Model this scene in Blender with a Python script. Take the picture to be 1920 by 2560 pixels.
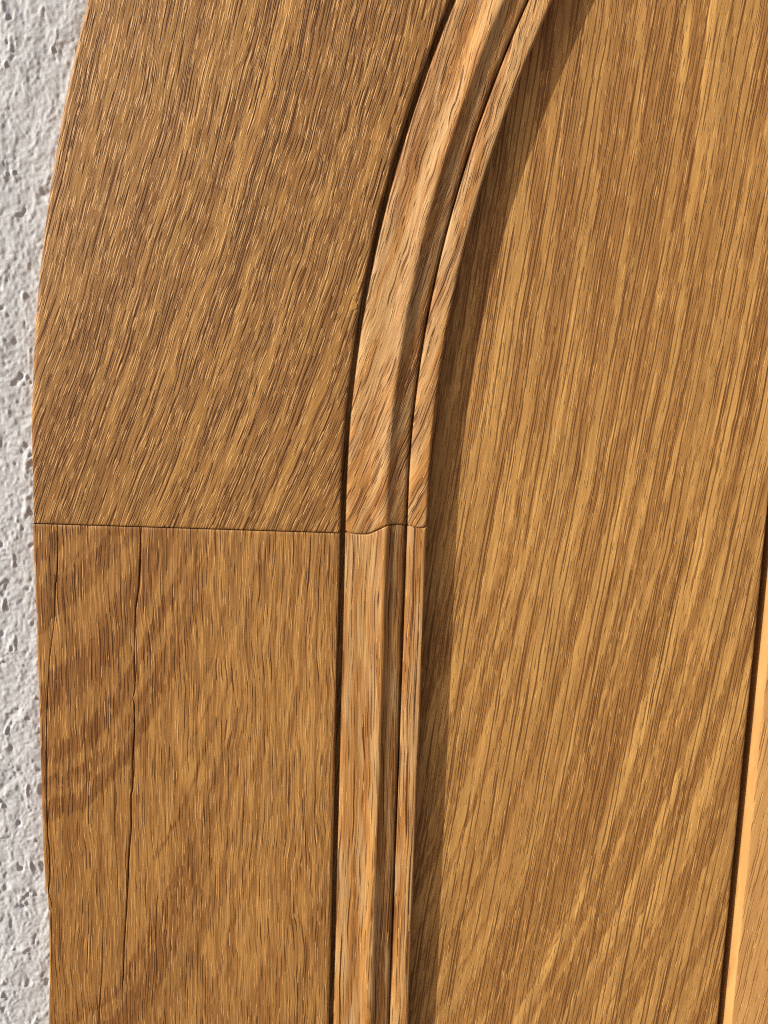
import bpy, math, random
import numpy as np
from mathutils import Vector, Matrix

# ------------------------------------------------------------------ units
S = 0.00016            # one drawing unit = 0.16 mm; all shapes below are in drawing units
for o in list(bpy.data.objects):
    bpy.data.objects.remove(o, do_unlink=True)
scn = bpy.context.scene
col = scn.collection

# ------------------------------------------------------------------ camera
FOC = 1950.0
dv = np.array([-453., -14520., FOC]); dv /= np.linalg.norm(dv)
sp = dv[2]; cp = math.sqrt(1 - sp * sp)
w = np.array([0, cp, -sp]); u0 = np.array([0, sp, cp]); r0 = np.array([1., 0, 0])
ra = math.asin(-dv[0] / cp)
cr = r0 * math.cos(ra) + u0 * math.sin(ra)
cu = -r0 * math.sin(ra) + u0 * math.cos(ra)
cam = bpy.data.cameras.new('camera')
cam_o = bpy.data.objects.new('camera', cam); col.objects.link(cam_o)
cam.sensor_fit = 'VERTICAL'; cam.sensor_height = 24.0
cam.lens = 24.0 * FOC / 2560.0
cam.clip_start = 0.01; cam.clip_end = 500
M = Matrix(((cr[0], cu[0], -w[0]), (cr[1], cu[1], -w[1]), (cr[2], cu[2], -w[2]))).to_4x4()
M.translation = Vector([float(q) for q in -w * FOC * S])
cam_o.matrix_world = M
scn.camera = cam_o

# ------------------------------------------------------------------ light
LD = Vector((82.0, 36.0, -43.0)).normalized()      # the way the sunlight travels
sun = bpy.data.lights.new('sun', 'SUN'); sun.energy = 3.5; sun.angle = math.radians(0.5)
sun.color = (1.0, 0.935, 0.80)
sun_o = bpy.data.objects.new('sun', sun); col.objects.link(sun_o)
sun_o.rotation_euler = LD.to_track_quat('-Z', 'Y').to_euler()
world = bpy.data.worlds.new('World'); scn.world = world; world.use_nodes = True
wn = world.node_tree; bg = wn.nodes['Background']
sky = wn.nodes.new('ShaderNodeTexSky'); sky.sky_type = 'NISHITA'; sky.sun_disc = False
sky.sun_elevation = math.asin(-LD.z); sky.sun_rotation = math.atan2(-LD.x, -LD.y)
sky.altitude = 100; sky.air_density = 0.7; sky.dust_density = 4.0; sky.ozone_density = 0.5
wn.links.new(sky.outputs[0], bg.inputs[0]); bg.inputs[1].default_value = 0.07
scn.view_settings.view_transform = 'Standard'; scn.view_settings.look = 'None'
scn.view_settings.gamma = 1.0; scn.view_settings.use_curve_mapping = False
scn.view_settings.exposure = 0.77
scn.cycles.use_denoising = False
scn.cycles.filter_width = 1.1

# ------------------------------------------------------------------ node helper
class NT:
    def __init__(self, name):
        self.m = bpy.data.materials.new(name); self.m.use_nodes = True
        self.t = self.m.node_tree; self.t.nodes.clear()
    def n(self, typ, **kw):
        nd = self.t.nodes.new(typ)
        for k, v in kw.items(): setattr(nd, k, v)
        return nd
    def put(self, sock, v):
        if v is None: return
        if isinstance(v, bpy.types.NodeSocket): self.t.links.new(v, sock)
        elif isinstance(v, (tuple, list)):
            sock.default_value = tuple(v) + ((1.0,) if len(v) == 3 and len(sock.default_value) == 4 else ())
        else: sock.default_value = v
    def ma(self, op, a, b=None, c=None, clamp=False):
        nd = self.n('ShaderNodeMath', operation=op, use_clamp=clamp)
        self.put(nd.inputs[0], a); self.put(nd.inputs[1], b)
        if c is not None: self.put(nd.inputs[2], c)
        return nd.outputs[0]
    def add(self, a, b): return self.ma('ADD', a, b)
    def sub(self, a, b): return self.ma('SUBTRACT', a, b)
    def mul(self, a, b): return self.ma('MULTIPLY', a, b)
    def mad(self, a, b, c): return self.ma('MULTIPLY_ADD', a, b, c)
    def vec(self, x, y, z=0.0):
        nd = self.n('ShaderNodeCombineXYZ')
        for i, q in enumerate((x, y, z)): self.put(nd.inputs[i], q)
        return nd.outputs[0]
    def noise(self, x, y, z=0.0, detail=1.0, rough=0.5, dist=0.0):
        nd = self.n('ShaderNodeTexNoise', noise_dimensions='3D')
        self.put(nd.inputs['Vector'], self.vec(x, y, z))
        nd.inputs['Scale'].default_value = 1.0; nd.inputs['Detail'].default_value = detail
        nd.inputs['Roughness'].default_value = rough; nd.inputs['Distortion'].default_value = dist
        return nd.outputs[0]
    def voro(self, x, y, rnd=1.0):
        nd = self.n('ShaderNodeTexVoronoi', voronoi_dimensions='2D', feature='F1')
        self.put(nd.inputs['Vector'], self.vec(x, y))
        nd.inputs['Scale'].default_value = 1.0; nd.inputs['Randomness'].default_value = rnd
        sp_ = self.n('ShaderNodeSeparateColor'); self.t.links.new(nd.outputs['Color'], sp_.inputs[0])
        return nd.outputs['Distance'], sp_.outputs[0], sp_.outputs[1]
    def smooth(self, v, lo, hi, a=0.0, b=1.0):
        nd = self.n('ShaderNodeMapRange', interpolation_type='SMOOTHSTEP')
        for k, q in (('Value', v), ('From Min', lo), ('From Max', hi), ('To Min', a), ('To Max', b)):
            self.put(nd.inputs[k], q)
        return nd.outputs[0]
    def mix(self, f, a, b, mode='MIX'):
        nd = self.n('ShaderNodeMix', data_type='RGBA', blend_type=mode)
        self.put(nd.inputs[0], f); self.put(nd.inputs[6], a); self.put(nd.inputs[7], b)
        return nd.outputs[2]
    def coords(self):
        tc = self.n('ShaderNodeTexCoord'); s = self.n('ShaderNodeSeparateXYZ')
        self.t.links.new(tc.outputs['Object'], s.inputs[0])
        return [self.mul(s.outputs[i], 1.0 / S) for i in (0, 2, 1)]     # across, up, into the wall
    def finish(self, color, rough, height, spec=0.35):
        b = self.n('ShaderNodeBsdfPrincipled'); o = self.n('ShaderNodeOutputMaterial')
        self.put(b.inputs['Base Color'], color); self.put(b.inputs['Roughness'], rough)
        b.inputs['Specular IOR Level'].default_value = spec
        if height is not None:
            bp = self.n('ShaderNodeBump'); bp.inputs['Strength'].default_value = 1.0
            bp.inputs['Distance'].default_value = S
            self.put(bp.inputs['Height'], height)
            self.t.links.new(bp.outputs[0], b.inputs['Normal'])
        self.t.links.new(b.outputs[0], o.inputs[0])
        return self.m

# ------------------------------------------------------------------ oak
def s2l(r, g, b):
    f = lambda c: (c / 255 / 12.92) if c / 255 <= 0.04045 else ((c / 255 + 0.055) / 1.055) ** 2.4
    return (f(r), f(g), f(b))
def tone(r, g, b, k=1.0): return tuple(min(0.9, v * k) for v in s2l(r, g, b))

def oak(name, lean, bend, rlean, rbend, light, mid, dark, seed=0.0, rperiod=60.0, parab=None, warp=14.0,
        dashes=((20, 300, 3.0, 0.5, 0.1, 0.9),), fw=4.5, fl=130.0, fcon=0.7, sw=16.0, sl=500.0, scon=0.5,
        ringamt=0.8, broad=0.3, depth=1.6, fdepth=1.0, spec=0.25, grey=0.0, side=0.0, flecks=(7.0, 34.0, 1.5, 0.58, 0.7), wig=0.38, ringlo=0.38, ringhi=0.62, serr=0.6, olive=0.3, wide=0.0, figure=None):
    """lean/bend: slope of the fibres; rlean/rbend: slope of the year rings; colours linear.
    dashes: (spacing, length, half width, threshold, ring share, strength) of the dark vessels."""
    q = NT(name)
    x, z, y = q.coords()
    def strm(k0, k1):
        return q.sub(q.mad(y, 0.35, x), q.mul(q.mad(z, k1, k0), z))
    w1 = q.noise(q.mul(x, 1 / 230), q.mul(z, 1 / 560), seed, 2.0)
    w2 = q.noise(q.mul(x, 1 / 40), q.mul(z, 1 / 110), seed + 3, 1.0)
    u = strm(lean, bend)
    u = q.mad(q.sub(w1, 0.5), warp * 2.6, u)
    u = q.mad(q.sub(w2, 0.5), warp * wig, u)
    if parab:
        a, x0 = parab
        dx = q.sub(x, x0)
        rr = q.sub(q.sub(z, q.mul(q.mul(q.mul(dx, dx), dx), a)), q.mul(dx, 0.55))
    else:
        rr = strm(rlean, rbend)
    w3 = q.noise(q.mul(x, 1 / 300), q.mul(z, 1 / 800), seed + 7, 2.0)
    rr = q.mad(q.sub(w3, 0.5), rperiod * 1.6, rr)
    rr = q.mad(q.sub(w2, 0.5), rperiod * 0.15, rr)
    fibre = q.noise(q.mul(u, 1 / fw), q.mul(z, 1 / fl), seed + 21, 2.0, 0.6)
    ser = q.noise(q.mul(u, 1 / 9.0), q.mul(z, 1 / 70.0), seed + 24, 1.0)
    rr = q.mad(q.sub(ser, 0.5), rperiod * serr, rr)
    ring = q.noise(q.mul(rr, 1 / rperiod), q.mul(z, 1 / 2600), seed + 11, 3.0, 0.6)
    ring = q.smooth(ring, ringlo, ringhi)                       # 1 = porous early wood
    if figure: ring = q.mul(ring, q.smooth(x, figure[0], figure[1], 1.0, figure[2]))
    wider = q.smooth(q.noise(q.mul(rr, 0.36 / rperiod), q.mul(z, 1 / 3000), seed + 15, 2.0, 0.5), 0.42, 0.60) if wide else None
    streak = q.noise(q.mul(u, 1 / sw), q.mul(z, 1 / sl), seed + 31, 2.0, 0.6)
    brk = q.noise(q.mul(u, 1 / 14), q.mul(z, 1 / 160), seed + 36, 1.0)
    grit = q.noise(q.mul(x, 1 / 4.0), q.mul(z, 1 / 8.0), seed + 51, 2.0, 0.7)
    dk = None
    for i, (spc, ln, wid, thr, rg, am) in enumerate(dashes):
        uu = q.add(q.mul(u, 1 / spc), 31.7 * i + seed * 2.3)
        k = q.ma('FLOOR', uu)
        wnd = q.n('ShaderNodeTexWhiteNoise', noise_dimensions='1D'); q.put(wnd.inputs['W'], q.add(k, 0.37 + i))
        f = q.ma('ABSOLUTE', q.sub(q.sub(uu, k), q.mad(wnd.outputs[0], 0.6, 0.2)))
        n = q.noise(q.mul(k, 7.317), q.add(q.mul(z, 1 / ln), q.mul(wnd.outputs[0], 37.0)), seed + 5 * i, 1.0, 0.6)
        ww = q.smooth(q.mad(ring, rg, n), thr, thr + 0.16)
        st = q.smooth(q.ma('DIVIDE', q.mul(f, spc), q.mad(ww, wid, 0.01)), 0.35, 1.0, 1.0, 0.0)
        st = q.mul(st, q.mad(ww, am * 0.55, am * 0.45))
        dk = st if dk is None else q.ma('MAXIMUM', dk, st)
    big = q.noise(q.mul(x, 1 / 420), q.mul(z, 1 / 900), seed + 41, 2.0)
    md = q.mix(0.45, mid, dark)
    tint = q.noise(q.mul(u, 1 / 70), q.mul(z, 1 / 500), seed + 66, 2.0)
    c = q.mix(q.ma('MULTIPLY', ring, ringamt, clamp=True), light, mid)
    if wide: c = q.mix(q.mul(wider, wide), c, q.mix(0.15, mid, dark))
    c = q.mix(q.mul(q.smooth(streak, 0.36, 0.66), scon), c, md)
    c = q.mix(q.mul(q.smooth(fibre, 0.40, 0.68), q.mul(q.mad(ring, 0.6, 0.4), fcon)), c, q.mix(0.6, mid, dark))
    c = q.mix(q.mul(q.smooth(fibre, 0.42, 0.22), 0.35 * fcon), c, light)
    c = q.mix(q.mul(q.smooth(big, 0.35, 0.65), broad), c, md)
    c = q.mix(q.mul(q.smooth(tint, 0.5, 0.68), olive), c, q.mix(0.5, mid, tone(142, 116, 70)))
    if grey: c = q.mix(q.mul(q.smooth(q.noise(q.mul(u, 1 / 22), q.mul(z, 1 / 260), seed + 61, 2.0), 0.42, 0.62), grey), c, tone(186, 156, 112))
    if side: c = q.mix(q.mul(q.smooth(q.mad(q.sub(big, 0.5), 500, x), -1000, -150, 1.0, 0.0), side), c, q.mix(0.5, mid, dark))
    c = q.mix(q.mul(dk, 0.95), c, dark)
    c = q.mix(q.mul(q.smooth(grit, 0.3, 0.8), 0.12), c, md)
    fl_ = None
    if flecks:
        spc, ln, wid, thr, am = flecks
        uu = q.add(q.mul(u, 1 / spc), 91.7 + seed * 1.7)
        k = q.ma('FLOOR', uu)
        wnd = q.n('ShaderNodeTexWhiteNoise', noise_dimensions='1D'); q.put(wnd.inputs['W'], q.add(k, 0.71))
        f = q.ma('ABSOLUTE', q.sub(q.sub(uu, k), q.mad(wnd.outputs[0], 0.6, 0.2)))
        n = q.noise(q.mul(k, 5.117), q.add(q.mul(z, 1 / ln), q.mul(wnd.outputs[0], 53.0)), seed + 81, 1.0, 0.6)
        ww = q.smooth(n, thr, thr + 0.1)
        fl_ = q.smooth(q.ma('DIVIDE', q.mul(f, spc), q.mad(ww, wid, 0.01)), 0.3, 1.0, am, 0.0)
        c = q.mix(fl_, c, q.mix(0.25, light, tone(232, 186, 128)))
    h = q.mul(dk, -depth)
    if flecks: h = q.mad(fl_, depth * 0.5, h)
    h = q.mad(fibre, -fdepth, h)
    h = q.mad(streak, -fdepth * 1.6, h)
    h = q.mad(grit, 0.15, h)
    rough = q.mad(dk, 0.2, q.mad(fibre, 0.15, 0.45))
    return q.finish(c, rough, h, spec)

MAT_RAIL = oak('oak_curved_rail', 0.39, -0.00007, 0.40, -0.00004, tone(190, 145, 82), tone(148, 104, 54), tone(86, 52, 20),
               seed=1.3, rperiod=44, warp=14, wig=0.5, dashes=((7, 55, 1.7, 0.50, 0.10, 0.7), (12, 80, 2.2, 0.48, 0.10, 0.95), (27, 140, 2.9, 0.50, 0.08, 1.0)),
               fw=5.0, fl=75, fcon=0.9, sw=15, sl=150, scon=0.55, side=0.5, broad=0.25, depth=1.5, fdepth=1.2, flecks=(7, 42, 1.9, 0.50, 0.65), ringlo=0.42, ringhi=0.58)
MAT_RAIL_M = oak('oak_curved_moulding', 0.37, -0.00006, 0.42, -0.00004, tone(194, 144, 83), tone(156, 106, 55), tone(80, 47, 18),
                 seed=4.7, rperiod=45, wig=0.9, dashes=((7, 50, 1.6, 0.51, 0.12, 0.65), (15, 80, 2.3, 0.53, 0.12, 0.9)), fw=5, fl=70, fcon=0.9, scon=0.5, sw=18, sl=130, broad=0.4, grey=0.5, depth=1.4, fdepth=1.4, olive=0.1)
MAT_STILE = oak('oak_stile', 0.0, 0.0, 0, 0, tone(188, 142, 81), tone(138, 92, 47), tone(80, 46, 18),
                seed=8.1, rperiod=120, parab=(3.2e-6, -960), warp=22, wig=0.5, dashes=((7, 90, 1.5, 0.51, 0.10, 0.65), (12, 120, 2.0, 0.51, 0.12, 0.85), (27, 220, 2.6, 0.53, 0.08, 0.9)),
                fw=5, fl=105, fcon=0.85, sw=16, sl=260, scon=0.6, side=0.45, broad=0.25, depth=1.3, fdepth=1.2, flecks=(7, 65, 1.8, 0.52, 0.55), ringlo=0.47, ringhi=0.57, serr=0.5, ringamt=0.68,
                figure=(-620, -330, 0.45))
MAT_STILE_M = oak('oak_stile_moulding', 0.0, 0.0, 0.02, 0, tone(190, 142, 82), tone(154, 104, 54), tone(78, 45, 17),
                  seed=12.2, rperiod=26, dashes=((7, 130, 1.6, 0.50, 0.1, 0.7), (17, 260, 2.6, 0.52, 0.1, 1.0)), fw=5, fl=170, fcon=0.9, scon=0.6, sw=14, sl=400, broad=0.35, grey=0.5, depth=1.6, fdepth=1.3, flecks=(8, 70, 1.6, 0.57, 0.6), olive=0.2)
MAT_PANEL = oak('oak_plank', 0.115, 0.0, 0.17, -0.00009, tone(214, 167, 98), tone(160, 115, 63), tone(100, 63, 28),
                seed=17.9, rperiod=37, warp=9, wig=0.5, dashes=((15, 420, 2.6, 0.40, 0.0, 0.85), (33, 300, 3.2, 0.48, 0.0, 0.95), (7, 50, 1.8, 0.52, 0.16, 0.65)),
                fw=6, fl=100, fcon=0.5, sw=22, sl=500, scon=0.45, broad=0.3, depth=0.6, fdepth=0.8, ringamt=0.9, flecks=(8, 60, 1.8, 0.55, 0.5), ringlo=0.44, ringhi=0.56, serr=0.5, olive=0.35, wide=0.45)
MAT_PANEL2 = oak('oak_raised_plank', 0.12, 0, 0.2, 0, tone(210, 166, 104), tone(186, 138, 84), tone(124, 80, 38),
                 seed=23.5, rperiod=60, dashes=((18, 200, 2.4, 0.52, 0.1, 0.7), (9, 80, 2.0, 0.54, 0.15, 0.6)), fw=7, fl=120, fcon=0.4, broad=0.2, depth=0.6, fdepth=0.5, ringamt=0.35)

# ------------------------------------------------------------------ mesh helpers
def mesh_obj(name, verts, faces, mat, parent=None, smooth=True):
    me = bpy.data.meshes.new(name)
    me.from_pydata([(v[0] * S, -v[2] * S, v[1] * S) for v in verts], [], faces)
    me.update()
    if smooth:
        me.polygons.foreach_set('use_smooth', [True] * len(me.polygons))
    me.materials.append(mat)
    o = bpy.data.objects.new(name, me); col.objects.link(o)
    if parent is not None: attach(o, parent)
    return o

def attach(o, parent):
    o.parent = parent
    b = parent
    mw = Matrix.Translation(parent['_at']) if '_at' in parent else Matrix.Identity(4)
    o.matrix_parent_inverse = mw.inverted()

def thing(name, label, cat, at):
    e = bpy.data.objects.new(name, None); col.objects.link(e)
    e.empty_display_size = 0.02; e.location = at
    e['label'] = label; e['category'] = cat; e['kind'] = 'thing'
    return e

def grid(cols):
    """cols: list of equally long lists of (x, z, h) -> verts, faces (front side towards the viewer)"""
    n = len(cols[0]); V = [p for c in cols for p in c]; Fc = []
    for i in range(len(cols) - 1):
        for j in range(n - 1):
            Fc.append((i * n + j, (i + 1) * n + j, (i + 1) * n + j + 1, i * n + j + 1))
    return V, Fc

def nz(a, b=0.0, c=0.0):
    from mathutils import noise
    return noise.noise(Vector((a, b, c)))

def interp(pts, t):
    if t <= pts[0][0]: return pts[0][1]
    for (a, va), (b, vb) in zip(pts, pts[1:]):
        if t <= b: return va + (vb - va) * (t - a) / (b - a)
    return pts[-1][1]

# ------------------------------------------------------------------ unseen sheet added below the frame to bounce warm light up
gm = NT('warm_paving'); gx, gz, gy = gm.coords()
gn = gm.noise(gm.mul(gx, S * 3), gm.mul(gy, S * 3), 0.0, 4.0)
gmat = gm.finish(gm.mix(gn, (0.32, 0.225, 0.145), (0.39, 0.28, 0.19)), 0.9, None, 0.1)
gme = bpy.data.meshes.new('ground'); gme.from_pydata([(-60, -60, 0), (60, -60, 0), (60, 0.4, 0), (-60, 0.4, 0)], [], [(0, 1, 2, 3)])
gme.materials.append(gmat)
bounce_ground = bpy.data.objects.new('ground', gme); col.objects.link(bounce_ground); bounce_ground.location = (0, 0, -1.5); bounce_ground['kind'] = 'structure'

# ------------------------------------------------------------------ the door
BEAD_X, R_BEAD, ZC = 112.0, 2900.0, 38.0
GX = -101.5                                   # centre of the first groove on the straight part
OUT_X, R_OUT = -882.0, 4050.0
Z_TOP, Z_BOT, Z_JOINT = 1560.0, -1900.0, -57.0
PANEL_H = -31.0

door_at = Vector((0, 0.02, Z_BOT * S))
door = thing('oak_door', 'arched light oak door with curved moulded frame and recessed planks beside white stucco', 'door', door_at)
def part(name, V, Fc, mat, parent=door, smooth=True):
    o = mesh_obj(name, V, Fc, mat, None, smooth)
    o.parent = parent
    if parent is door: o.matrix_parent_inverse = Matrix.Translation(-door_at)
    return o

# profile of the moulding, offset from the groove centre (right +), height
PROFILE = [(-9, -1.2), (-7.2, -3), (-6.0, -10), (-5.4, -85), (4.2, -85), (4.8, -14), (5.6, -9.6), (8, -6.8), (11.5, -4.9), (16, -3.5), (24, -2.3),
           (33, -1.5), (42, -0.8), (50, -0.3), (58, 0.3), (65, 1.2), (72, 2.7), (79, 4.7), (86, 7.1), (92, 9.3), (97, 11.1),
           (101, 12.4), (105, 13.2), (108, 13.1), (111, 12.2), (115, 10.2), (121, 7.4), (128, 4.6), (136, 2.2), (143, 0.6), (148, -0.1),
           (151, -0.8), (153.5, -1.8), (156.4, -4.0), (157.4, -18), (160.8, -18), (161.6, -5.5), (163.6, -3.0), (168, -1.4), (173, 0.2), (180, 1.8), (188, 3.2),
           (196, 4.4), (202, 5.0), (206, 5.0), (208.8, 4.0), (210.6, 1.8), (211.6, -1.5), (212, -6), (211.5, -20), (208, -40), (196, -60)]
# how the butt joint wanders on the moulding
JDEV = [(-30, 0), (-16, 0.5), (-8, 5), (0, 7), (8, 4), (20, 0.5), (34, -1), (56, -1.5), (68, 1.5), (80, 7), (92, 13.5), (104, 20), (114, 24.5), (125, 27),
        (138, 26.5), (152, 25), (163, 25), (170, 23), (178, 20.5), (190, 19), (200, 19.5), (206, 22), (211, 28)]

def rail_pt(off, s):
    """off from the groove centre (rightwards), s along the path (0 = where the arc starts)"""
    if s <= 0: return GX + off, ZC + s
    ph = s / R_BEAD
    rho = R_BEAD + (BEAD_X - GX) - off
    xc = BEAD_X + R_BEAD
    return xc - rho * math.cos(ph), ZC + rho * math.sin(ph)
def outer_pt(s):
    if s <= 0: return OUT_X, ZC + s
    ph = s / R_BEAD * 3893.0 / R_OUT
    return OUT_X + R_OUT * (1 - math.cos(ph)), ZC + R_OUT * math.sin(ph)

def spaced(a, b, n): return [a + (b - a) * i / (n - 1) for i in range(n)]

def moulding_cols(upper):
    cols = []
    for (off, h) in PROFILE:
        zj = Z_JOINT + interp(JDEV, off) + 0.133 * max(h, -10) + 0.5 * nz(off / 7, 77.0)
        c = []
        if upper:
            for k, s in enumerate([zj - ZC + 1.5, zj - ZC + 3.5] + spaced(zj - ZC + 6.0, 0, 6)[0:] + spaced(0, 1390, 230)[1:]):
                wob = 0.9 * nz(s / 160, off / 30, 3.0) + 0.35 * nz(s / 33, off / 16, 8.0)
                x, z = rail_pt(off + wob, s)
                c.append((x, z, h + 0.6 * nz(s / 120, off / 25, 5.0) - (2.2 if k == 0 else 0.5 if k == 1 else 0)))
        else:
            for k, z in enumerate(spaced(Z_BOT, zj - 6.0, 90) + [zj - 3.5, zj - 1.5]):
                wob = 0.7 * nz(z / 260, off / 30, 13.0) + 0.25 * nz(z / 40, off / 16, 18.0)
                c.append((GX + off + wob, z, h + 0.5 * nz(z / 170, off / 25, 15.0) - (2.2 if k == 91 else 0.5 if k == 90 else 0)))
        cols.append(c)
    return cols

# --- fascia of the curved rail
def fascia_edge(side_x):     # rounded outer arris: offsets inwards and heights
    return [(3.0, -75), (0.6, -40), (0.0, -14), (0.8, -8.5), (2.6, -4.6), (5.2, -2.0), (8.4, -0.6), (11.5, -0.1), (13.5, 0.0)]
rows_s = [Z_JOINT - ZC + 1.2, Z_JOINT - ZC + 3.0] + spaced(Z_JOINT - ZC + 6, 0, 6) + spaced(0, 1390, 230)[1:]
cols = []
for (o_, h) in fascia_edge(0):
    c = []
    for k, s in enumerate(rows_s):
        x, z = outer_pt(s)
        wob = 1.3 * nz(s / 130, 1.7, o_ / 40) + 0.6 * nz(s / 28, 5.7, o_ / 30)
        c.append((x + o_ + wob, z + 0 * o_, h - (1.6 if k == 0 else 0.3 if k == 1 else 0)))
    cols.append(c)
for i in range(1, 31):
    f = i / 30
    c = []
    for k, s in enumerate(rows_s):
        x0, z0 = outer_pt(s); x0 += 13.5
        x1, z1 = rail_pt(-16, s)
        c.append((x0 + (x1 - x0) * f, z0 + (z1 - z0) * f, 0.5 * nz(f * 9, s / 90, 2.2) - (1.6 if k == 0 else 0.3 if k == 1 else 0)))
    cols.append(c)
for (off, h) in ((-13.5, -0.15), (-11, -0.6), (-9, -1.4)):
    c = []
    for k, s in enumerate(rows_s):
        wob = 0.9 * nz(s / 160, -9 / 30, 3.0) + 0.35 * nz(s / 33, -9 / 16, 8.0)
        x, z = rail_pt(off + wob, s); c.append((x, z, h - (1.6 if k == 0 else 0.3 if k == 1 else 0)))
    cols.append(c)
rail = part('curved_rail', *grid(cols), MAT_RAIL)
rail['label'] = 'upper curved frame piece with slanting coarse grain'
mould_r = part('moulding', *grid(moulding_cols(True)), MAT_RAIL_M, rail)

# --- fascia of the stile, with its drying cracks as real openings
CR1 = [(-2000, -735), (-1560, -690), (-1341, -673), (-1294, -669), (-1201, -665.5), (-1110, -659), (-1019, -653.5), (-962, -651.5), (-863, -642.5), (-773, -642.5), (-755, -637.5),
       (-668, -636), (-583, -630.5), (-520, -631), (-505, -635), (-490, -629), (-457, -627.5), (-385, -629), (-272, -624.5), (-211, -615.5), (-123, -609.5), (-61, -608)]
W1 = [(-1370, 0), (-1330, 2.0), (-1200, 4.4), (-1000, 6.2), (-800, 6.4), (-600, 5.6), (-530, 4.2), (-512, 2.4), (-500, 1.8), (-480, 4.6), (-440, 5.2), (-390, 4.4), (-370, 2.2), (-300, 4.0), (-200, 5.4), (-130, 5.0), (-80, 3.2), (-62, 3.5)]
CR2 = [(-2000, -862), (-1080, -866), (-1054, -868), (-1026, -862.5), (-938, -860.5), (-893, -864.5), (-784, -864.3), (-569, -858.6), (-463, -851.6), (-401, -846), (-319, -833.5), (-210, -826.5), (-170, -821), (-59, -817)]
W2 = [(-1062, 0), (-1050, 6.0), (-1020, 4.5), (-900, 4.2), (-700, 3.6), (-560, 2.4), (-440, 2.6), (-330, 2.0), (-200, 4.0), (-120, 3.4), (-75, 2.0), (-62, 2.5)]
CR3 = [(-2000, -765), (-1600, -748), (-1442, -738), (-1389, -736), (-1296, -727.5), (-1180, -723.5), (-1000, -722), (-60, -716)]
W3 = [(-1900, 3.0), (-1442, 3.2), (-1300, 2.4), (-1180, 0.0)]
OUTZ = [(-1900, -881), (-1455, -881), (-1300, -874), (-1215, -871.5), (-1110, -869), (-1091, -868.5), (-1075, -872), (-1060, -876), (-1045, -878), (-1020, -879.5), (-900, -881.5), (-460, -881), (-330, -881), (-60, -884.5)]
zr = spaced(Z_BOT, -70, 260) + [-64, Z_JOINT - 3.4, Z_JOINT - 1.2]
nr = len(zr)
def dip(k): return 1.6 if k == nr - 1 else 0.3 if k == nr - 2 else 0.0
def oz(z): return interp(OUTZ, z) + 0.9 * nz(z / 90, 7.1) + 0.5 * nz(z / 22, 9.3)
def jag(z, s): return 0.7 * nz(z / 26, s) + 0.4 * nz(z / 9, s + 4)
def crack(C, W, s, kw=0.6):
    return [(interp(C, z) + jag(z, s), max(0.0, kw * interp(W, z) * (1 + 0.35 * nz(z / 30, s + 9)))) for z in zr]
k1, k2, k3 = crack(CR1, W1, 1.0), crack(CR2, W2, 2.0, 0.5), crack(CR3, W3, 3.0, 0.6)
cols = []
for (o_, h) in fascia_edge(0):
    cols.append([(oz(z) + o_ * 0.8, z, h - dip(k)) for k, z in enumerate(zr)])
def lips(K):
    a, b, c, d, e, f, g = [], [], [], [], [], [], []
    for k, (z, (x, w_)) in enumerate(zip(zr, K)):
        on = min(1.0, w_ / 2.0)
        a.append((x - w_ / 2 - 2.2, z, -dip(k)))
        b.append((x - w_ / 2 - 0.5, z, -0.35 * on - dip(k)))
        c.append((x - w_ / 2, z, -1.6 * on - dip(k)))
        d.append((x - 0.3, z + 0.0, -30.0 * on - dip(k)))
        e.append((x + w_ / 2, z, -1.6 * on - dip(k)))
        f.append((x + w_ / 2 + 0.5, z, -0.35 * on - dip(k)))
        g.append((x + w_ / 2 + 2.2, z, -dip(k)))
    return [a, b, c, d, e, f, g]
def between(A, B, n, cols):
    for i in range(1, n + 1):
        f = i / (n + 1)
        cols.append([(p[0] + (q_[0] - p[0]) * f, p[1], 0.4 * nz(p[0] / 60 + f * 4, p[1] / 90, 4.4) * min(1, 4 * f * (1 - f) * 2) - dip(k)) for k, (p, q_) in enumerate(zip(A, B))])
for K, n in ((k2, 1), (k3, 6), (k1, 5)):
    L = lips(K)
    A = cols[-1]
    between(A, L[0], n, cols); cols += L
gl = [[(GX + off + 0.7 * nz(z / 260, -9 / 30, 13.0) + 0.25 * nz(z / 40, -9 / 16, 18.0), z, h - dip(k)) for k, z in enumerate(zr)] for off, h in ((-16, 0), (-13.5, -0.15), (-11, -0.6), (-9, -1.4))]
between(cols[-1], gl[0], 22, cols); cols += gl
stile = part('stile', *grid(cols), MAT_STILE)
stile['label'] = 'lower straight frame piece with drying cracks'
mould_s = part('moulding', *grid(moulding_cols(False)), MAT_STILE_M, stile)
# backing sheets added behind the butt joint so that no light leaks through
tz = [Z_JOINT - 60, Z_JOINT + 60]
stop_sheet = [[(x, z, -7.0 if x < 0 else -24.0) for z in tz] for x in (-860, -116)]
part('tenon', *grid(stop_sheet), MAT_STILE, stile, False)
stop_sheet2 = [[(GX + off, z, h - 4.5) for z in (Z_JOINT - 60, Z_JOINT + 60)] for off, h in PROFILE[4:]]
part('tenon', *grid(stop_sheet2), MAT_STILE_M, stile)

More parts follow.
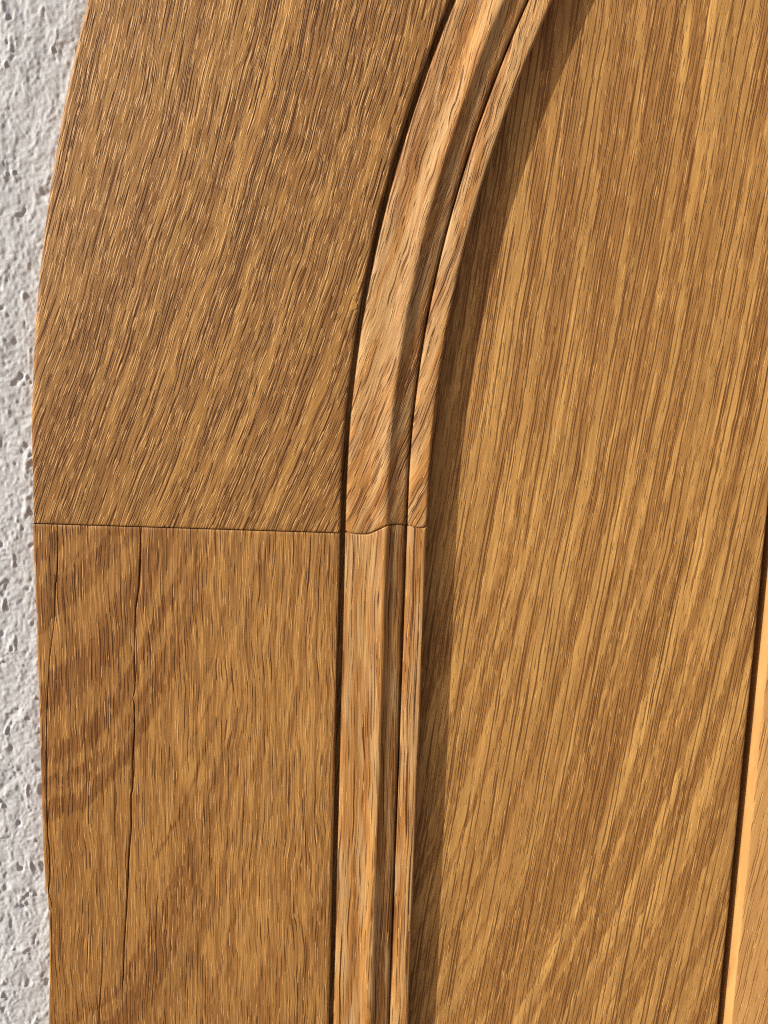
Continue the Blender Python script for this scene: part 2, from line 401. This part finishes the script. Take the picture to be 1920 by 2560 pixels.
# --- planks behind the frame
GAP_X = 972.0
def plank(profile, mat, name, zwob=0.5):
    zz = spaced(Z_BOT, Z_TOP + 60, 160)
    cc = [[(x + zwob * nz(z / 220, x / 50, 31.0), z, h) for z in zz] for x, h in profile]
    return part(name, *grid(cc), mat)
p1 = [(-140, PANEL_H)] + [(x, PANEL_H) for x in range(-80, 961, 40)] + [(965, PANEL_H), (968, PANEL_H - 0.3), (970, PANEL_H - 1.2), (971.4, PANEL_H - 3), (972, PANEL_H - 6), (971, PANEL_H - 60), (1010, PANEL_H - 61)]
plank(p1, MAT_PANEL, 'plank')
H2 = PANEL_H + 9
x0 = GAP_X + 20
p2 = [(x0 + 1, PANEL_H - 60.5), (x0, PANEL_H - 8), (x0 + 0.5, PANEL_H - 6), (x0 + 1.6, PANEL_H - 4.2), (x0 + 4, PANEL_H - 1.4), (x0 + 12, H2 - 1.6), (x0 + 13.6, H2 - 0.6), (x0 + 15.5, H2 - 0.15), (x0 + 18, H2)] + [(x, H2) for x in range(int(x0) + 50, 1700, 50)]
MAT_EDGE = oak('oak_fresh_edge', 0.0, 0, 0.01, 0, tone(194, 150, 95), tone(178, 132, 78), tone(134, 90, 46), seed=27.5, rperiod=22,
               dashes=((10, 160, 1.6, 0.56, 0.1, 0.5),), fw=5, fl=120, fcon=0.4, broad=0.2, depth=0.4, fdepth=0.4, ringamt=0.4, flecks=None)  # plainer oak for the chamfer: few vessels, no flecks
pl2 = plank(p2[6:], MAT_PANEL2, 'plank')
edge = plank(p2[:7], MAT_EDGE, 'chamfered_edge')
edge.parent = pl2; edge.matrix_parent_inverse = Matrix.Identity(4)
edge['label'] = 'pale sunlit chamfer along the plank edge'
pl2['label'] = 'next plank standing proud with a chamfered edge'

# --- little pale wooden pin beside the groove
pv, pf = [], []
pcx, pcz = -88.0, 501.4
random.seed(4)
N = 9
for k in range(N):
    a = 2 * math.pi * k / N + 0.3
    rr = 9.5 * (1 + 0.12 * random.uniform(-1, 1))
    pv.append((pcx + rr * 0.92 * math.cos(a), pcz + rr * 1.12 * math.sin(a), 0.2))
for k in range(N):
    x, z, h = pv[k]; pv.append((pcx + (x - pcx) * 0.9, pcz + (z - pcz) * 0.9, 1.0))
pv.append((pcx, pcz, 1.1))
for k in range(N):
    pf.append((k, (k + 1) % N, N + (k + 1) % N, N + k)); pf.append((N + k, N + (k + 1) % N, 2 * N))
MAT_PIN = oak('oak_pin', 0.1, 0, 0.1, 0, tone(176, 136, 72), tone(160, 118, 60), tone(120, 82, 38), seed=31.0, rperiod=30, depth=0.4, fdepth=0.3, broad=0.1, fcon=0.2, flecks=None)

pin = part('wood_pin', pv, pf, MAT_PIN, rail, False)
pin['label'] = 'small pale wooden pin beside the groove'

# ------------------------------------------------------------------ stucco wall
def vnoise(x, y, seed):
    """smooth value noise on arrays"""
    rng = np.random.RandomState(seed); T = rng.rand(256, 256)
    xi = np.floor(x).astype(int); yi = np.floor(y).astype(int)
    fx = x - xi; fy = y - yi
    fx = fx * fx * fx * (fx * (fx * 6 - 15) + 10); fy = fy * fy * fy * (fy * (fy * 6 - 15) + 10)
    g = lambda i, j: T[(xi + i) % 256, (yi + j) % 256]
    a = g(0, 0) * (1 - fx) + g(1, 0) * fx; b = g(0, 1) * (1 - fx) + g(1, 1) * fx
    return a * (1 - fy) + b * fy
WALL_H = -46.0
xs = np.concatenate([np.arange(-1760, -1040, 8.0), np.arange(-1040, -640, 2.6), np.arange(-640, -400, 20.0)])
zs = np.arange(Z_BOT, Z_TOP + 40, 2.8)
X, Z = np.meshgrid(xs, zs, indexing='ij')
wx = X + 14 * (vnoise(X / 40, Z / 40, 1) - 0.5); wz = Z + 14 * (vnoise(X / 40, Z / 40, 2) - 0.5)
H = 0.62 * (5 * (vnoise(wx / 90, wz / 130, 3) - 0.5) + 4.5 * (vnoise(wx / 28, wz / 40, 4) - 0.5) + 4.2 * (vnoise(wx / 13, wz / 18, 5) - 0.5) + 3.6 * (vnoise(wx / 6.8, wz / 8.5, 6) - 0.5))
pit = vnoise(wx / 30, wz / 44, 7) * 0.6 + vnoise(wx / 12, wz / 17, 8) * 0.4
H -= 8 * np.clip((pit - 0.70) / 0.3, 0, 1) ** 1.5
lump = vnoise(wx / 24, wz / 36, 9) * 0.6 + vnoise(wx / 10, wz / 14, 10) * 0.4
H += 8 * np.clip((lump - 0.66) / 0.34, 0, 1) ** 1.5
H += WALL_H
n0, n1 = X.shape
co = np.empty((n0 * n1, 3)); co[:, 0] = X.ravel() * S; co[:, 1] = -H.ravel() * S; co[:, 2] = Z.ravel() * S
ii, jj = np.meshgrid(np.arange(n0 - 1), np.arange(n1 - 1), indexing='ij')
a = (ii * n1 + jj).ravel(); quads = np.stack([a, a + n1, a + n1 + 1, a + 1], 1)
me = bpy.data.meshes.new('stucco_wall')
me.vertices.add(len(co)); me.vertices.foreach_set('co', co.ravel())
me.loops.add(quads.size); me.loops.foreach_set('vertex_index', quads.ravel().astype(np.int32))
me.polygons.add(len(quads)); me.polygons.foreach_set('loop_start', np.arange(0, quads.size, 4, dtype=np.int32))
me.polygons.foreach_set('loop_total', np.full(len(quads), 4, dtype=np.int32))
me.polygons.foreach_set('use_smooth', np.ones(len(quads), dtype=bool))
me.update(calc_edges=True); me.validate()
q = NT('white_stucco')
x, z, y = q.coords()
n1_ = q.noise(q.mul(x, 1 / 9), q.mul(z, 1 / 9), q.mul(y, 1 / 9), 3.0, 0.65)
n2_ = q.noise(q.mul(x, 1 / 60), q.mul(z, 1 / 60), 3.0, 2.0)
c = q.mix(q.smooth(n1_, 0.35, 0.7), (0.41, 0.43, 0.47), (0.51, 0.53, 0.57))
c = q.mix(q.mul(q.smooth(n2_, 0.4, 0.7), 0.25), c, (0.39, 0.405, 0.44))
me.materials.append(q.finish(c, 0.9, q.mul(n1_, 1.0), 0.1))
wall = bpy.data.objects.new('stucco_wall', me); col.objects.link(wall)
wall['label'] = 'rough white stucco wall left of the oak door'; wall['category'] = 'wall'; wall['kind'] = 'thing'
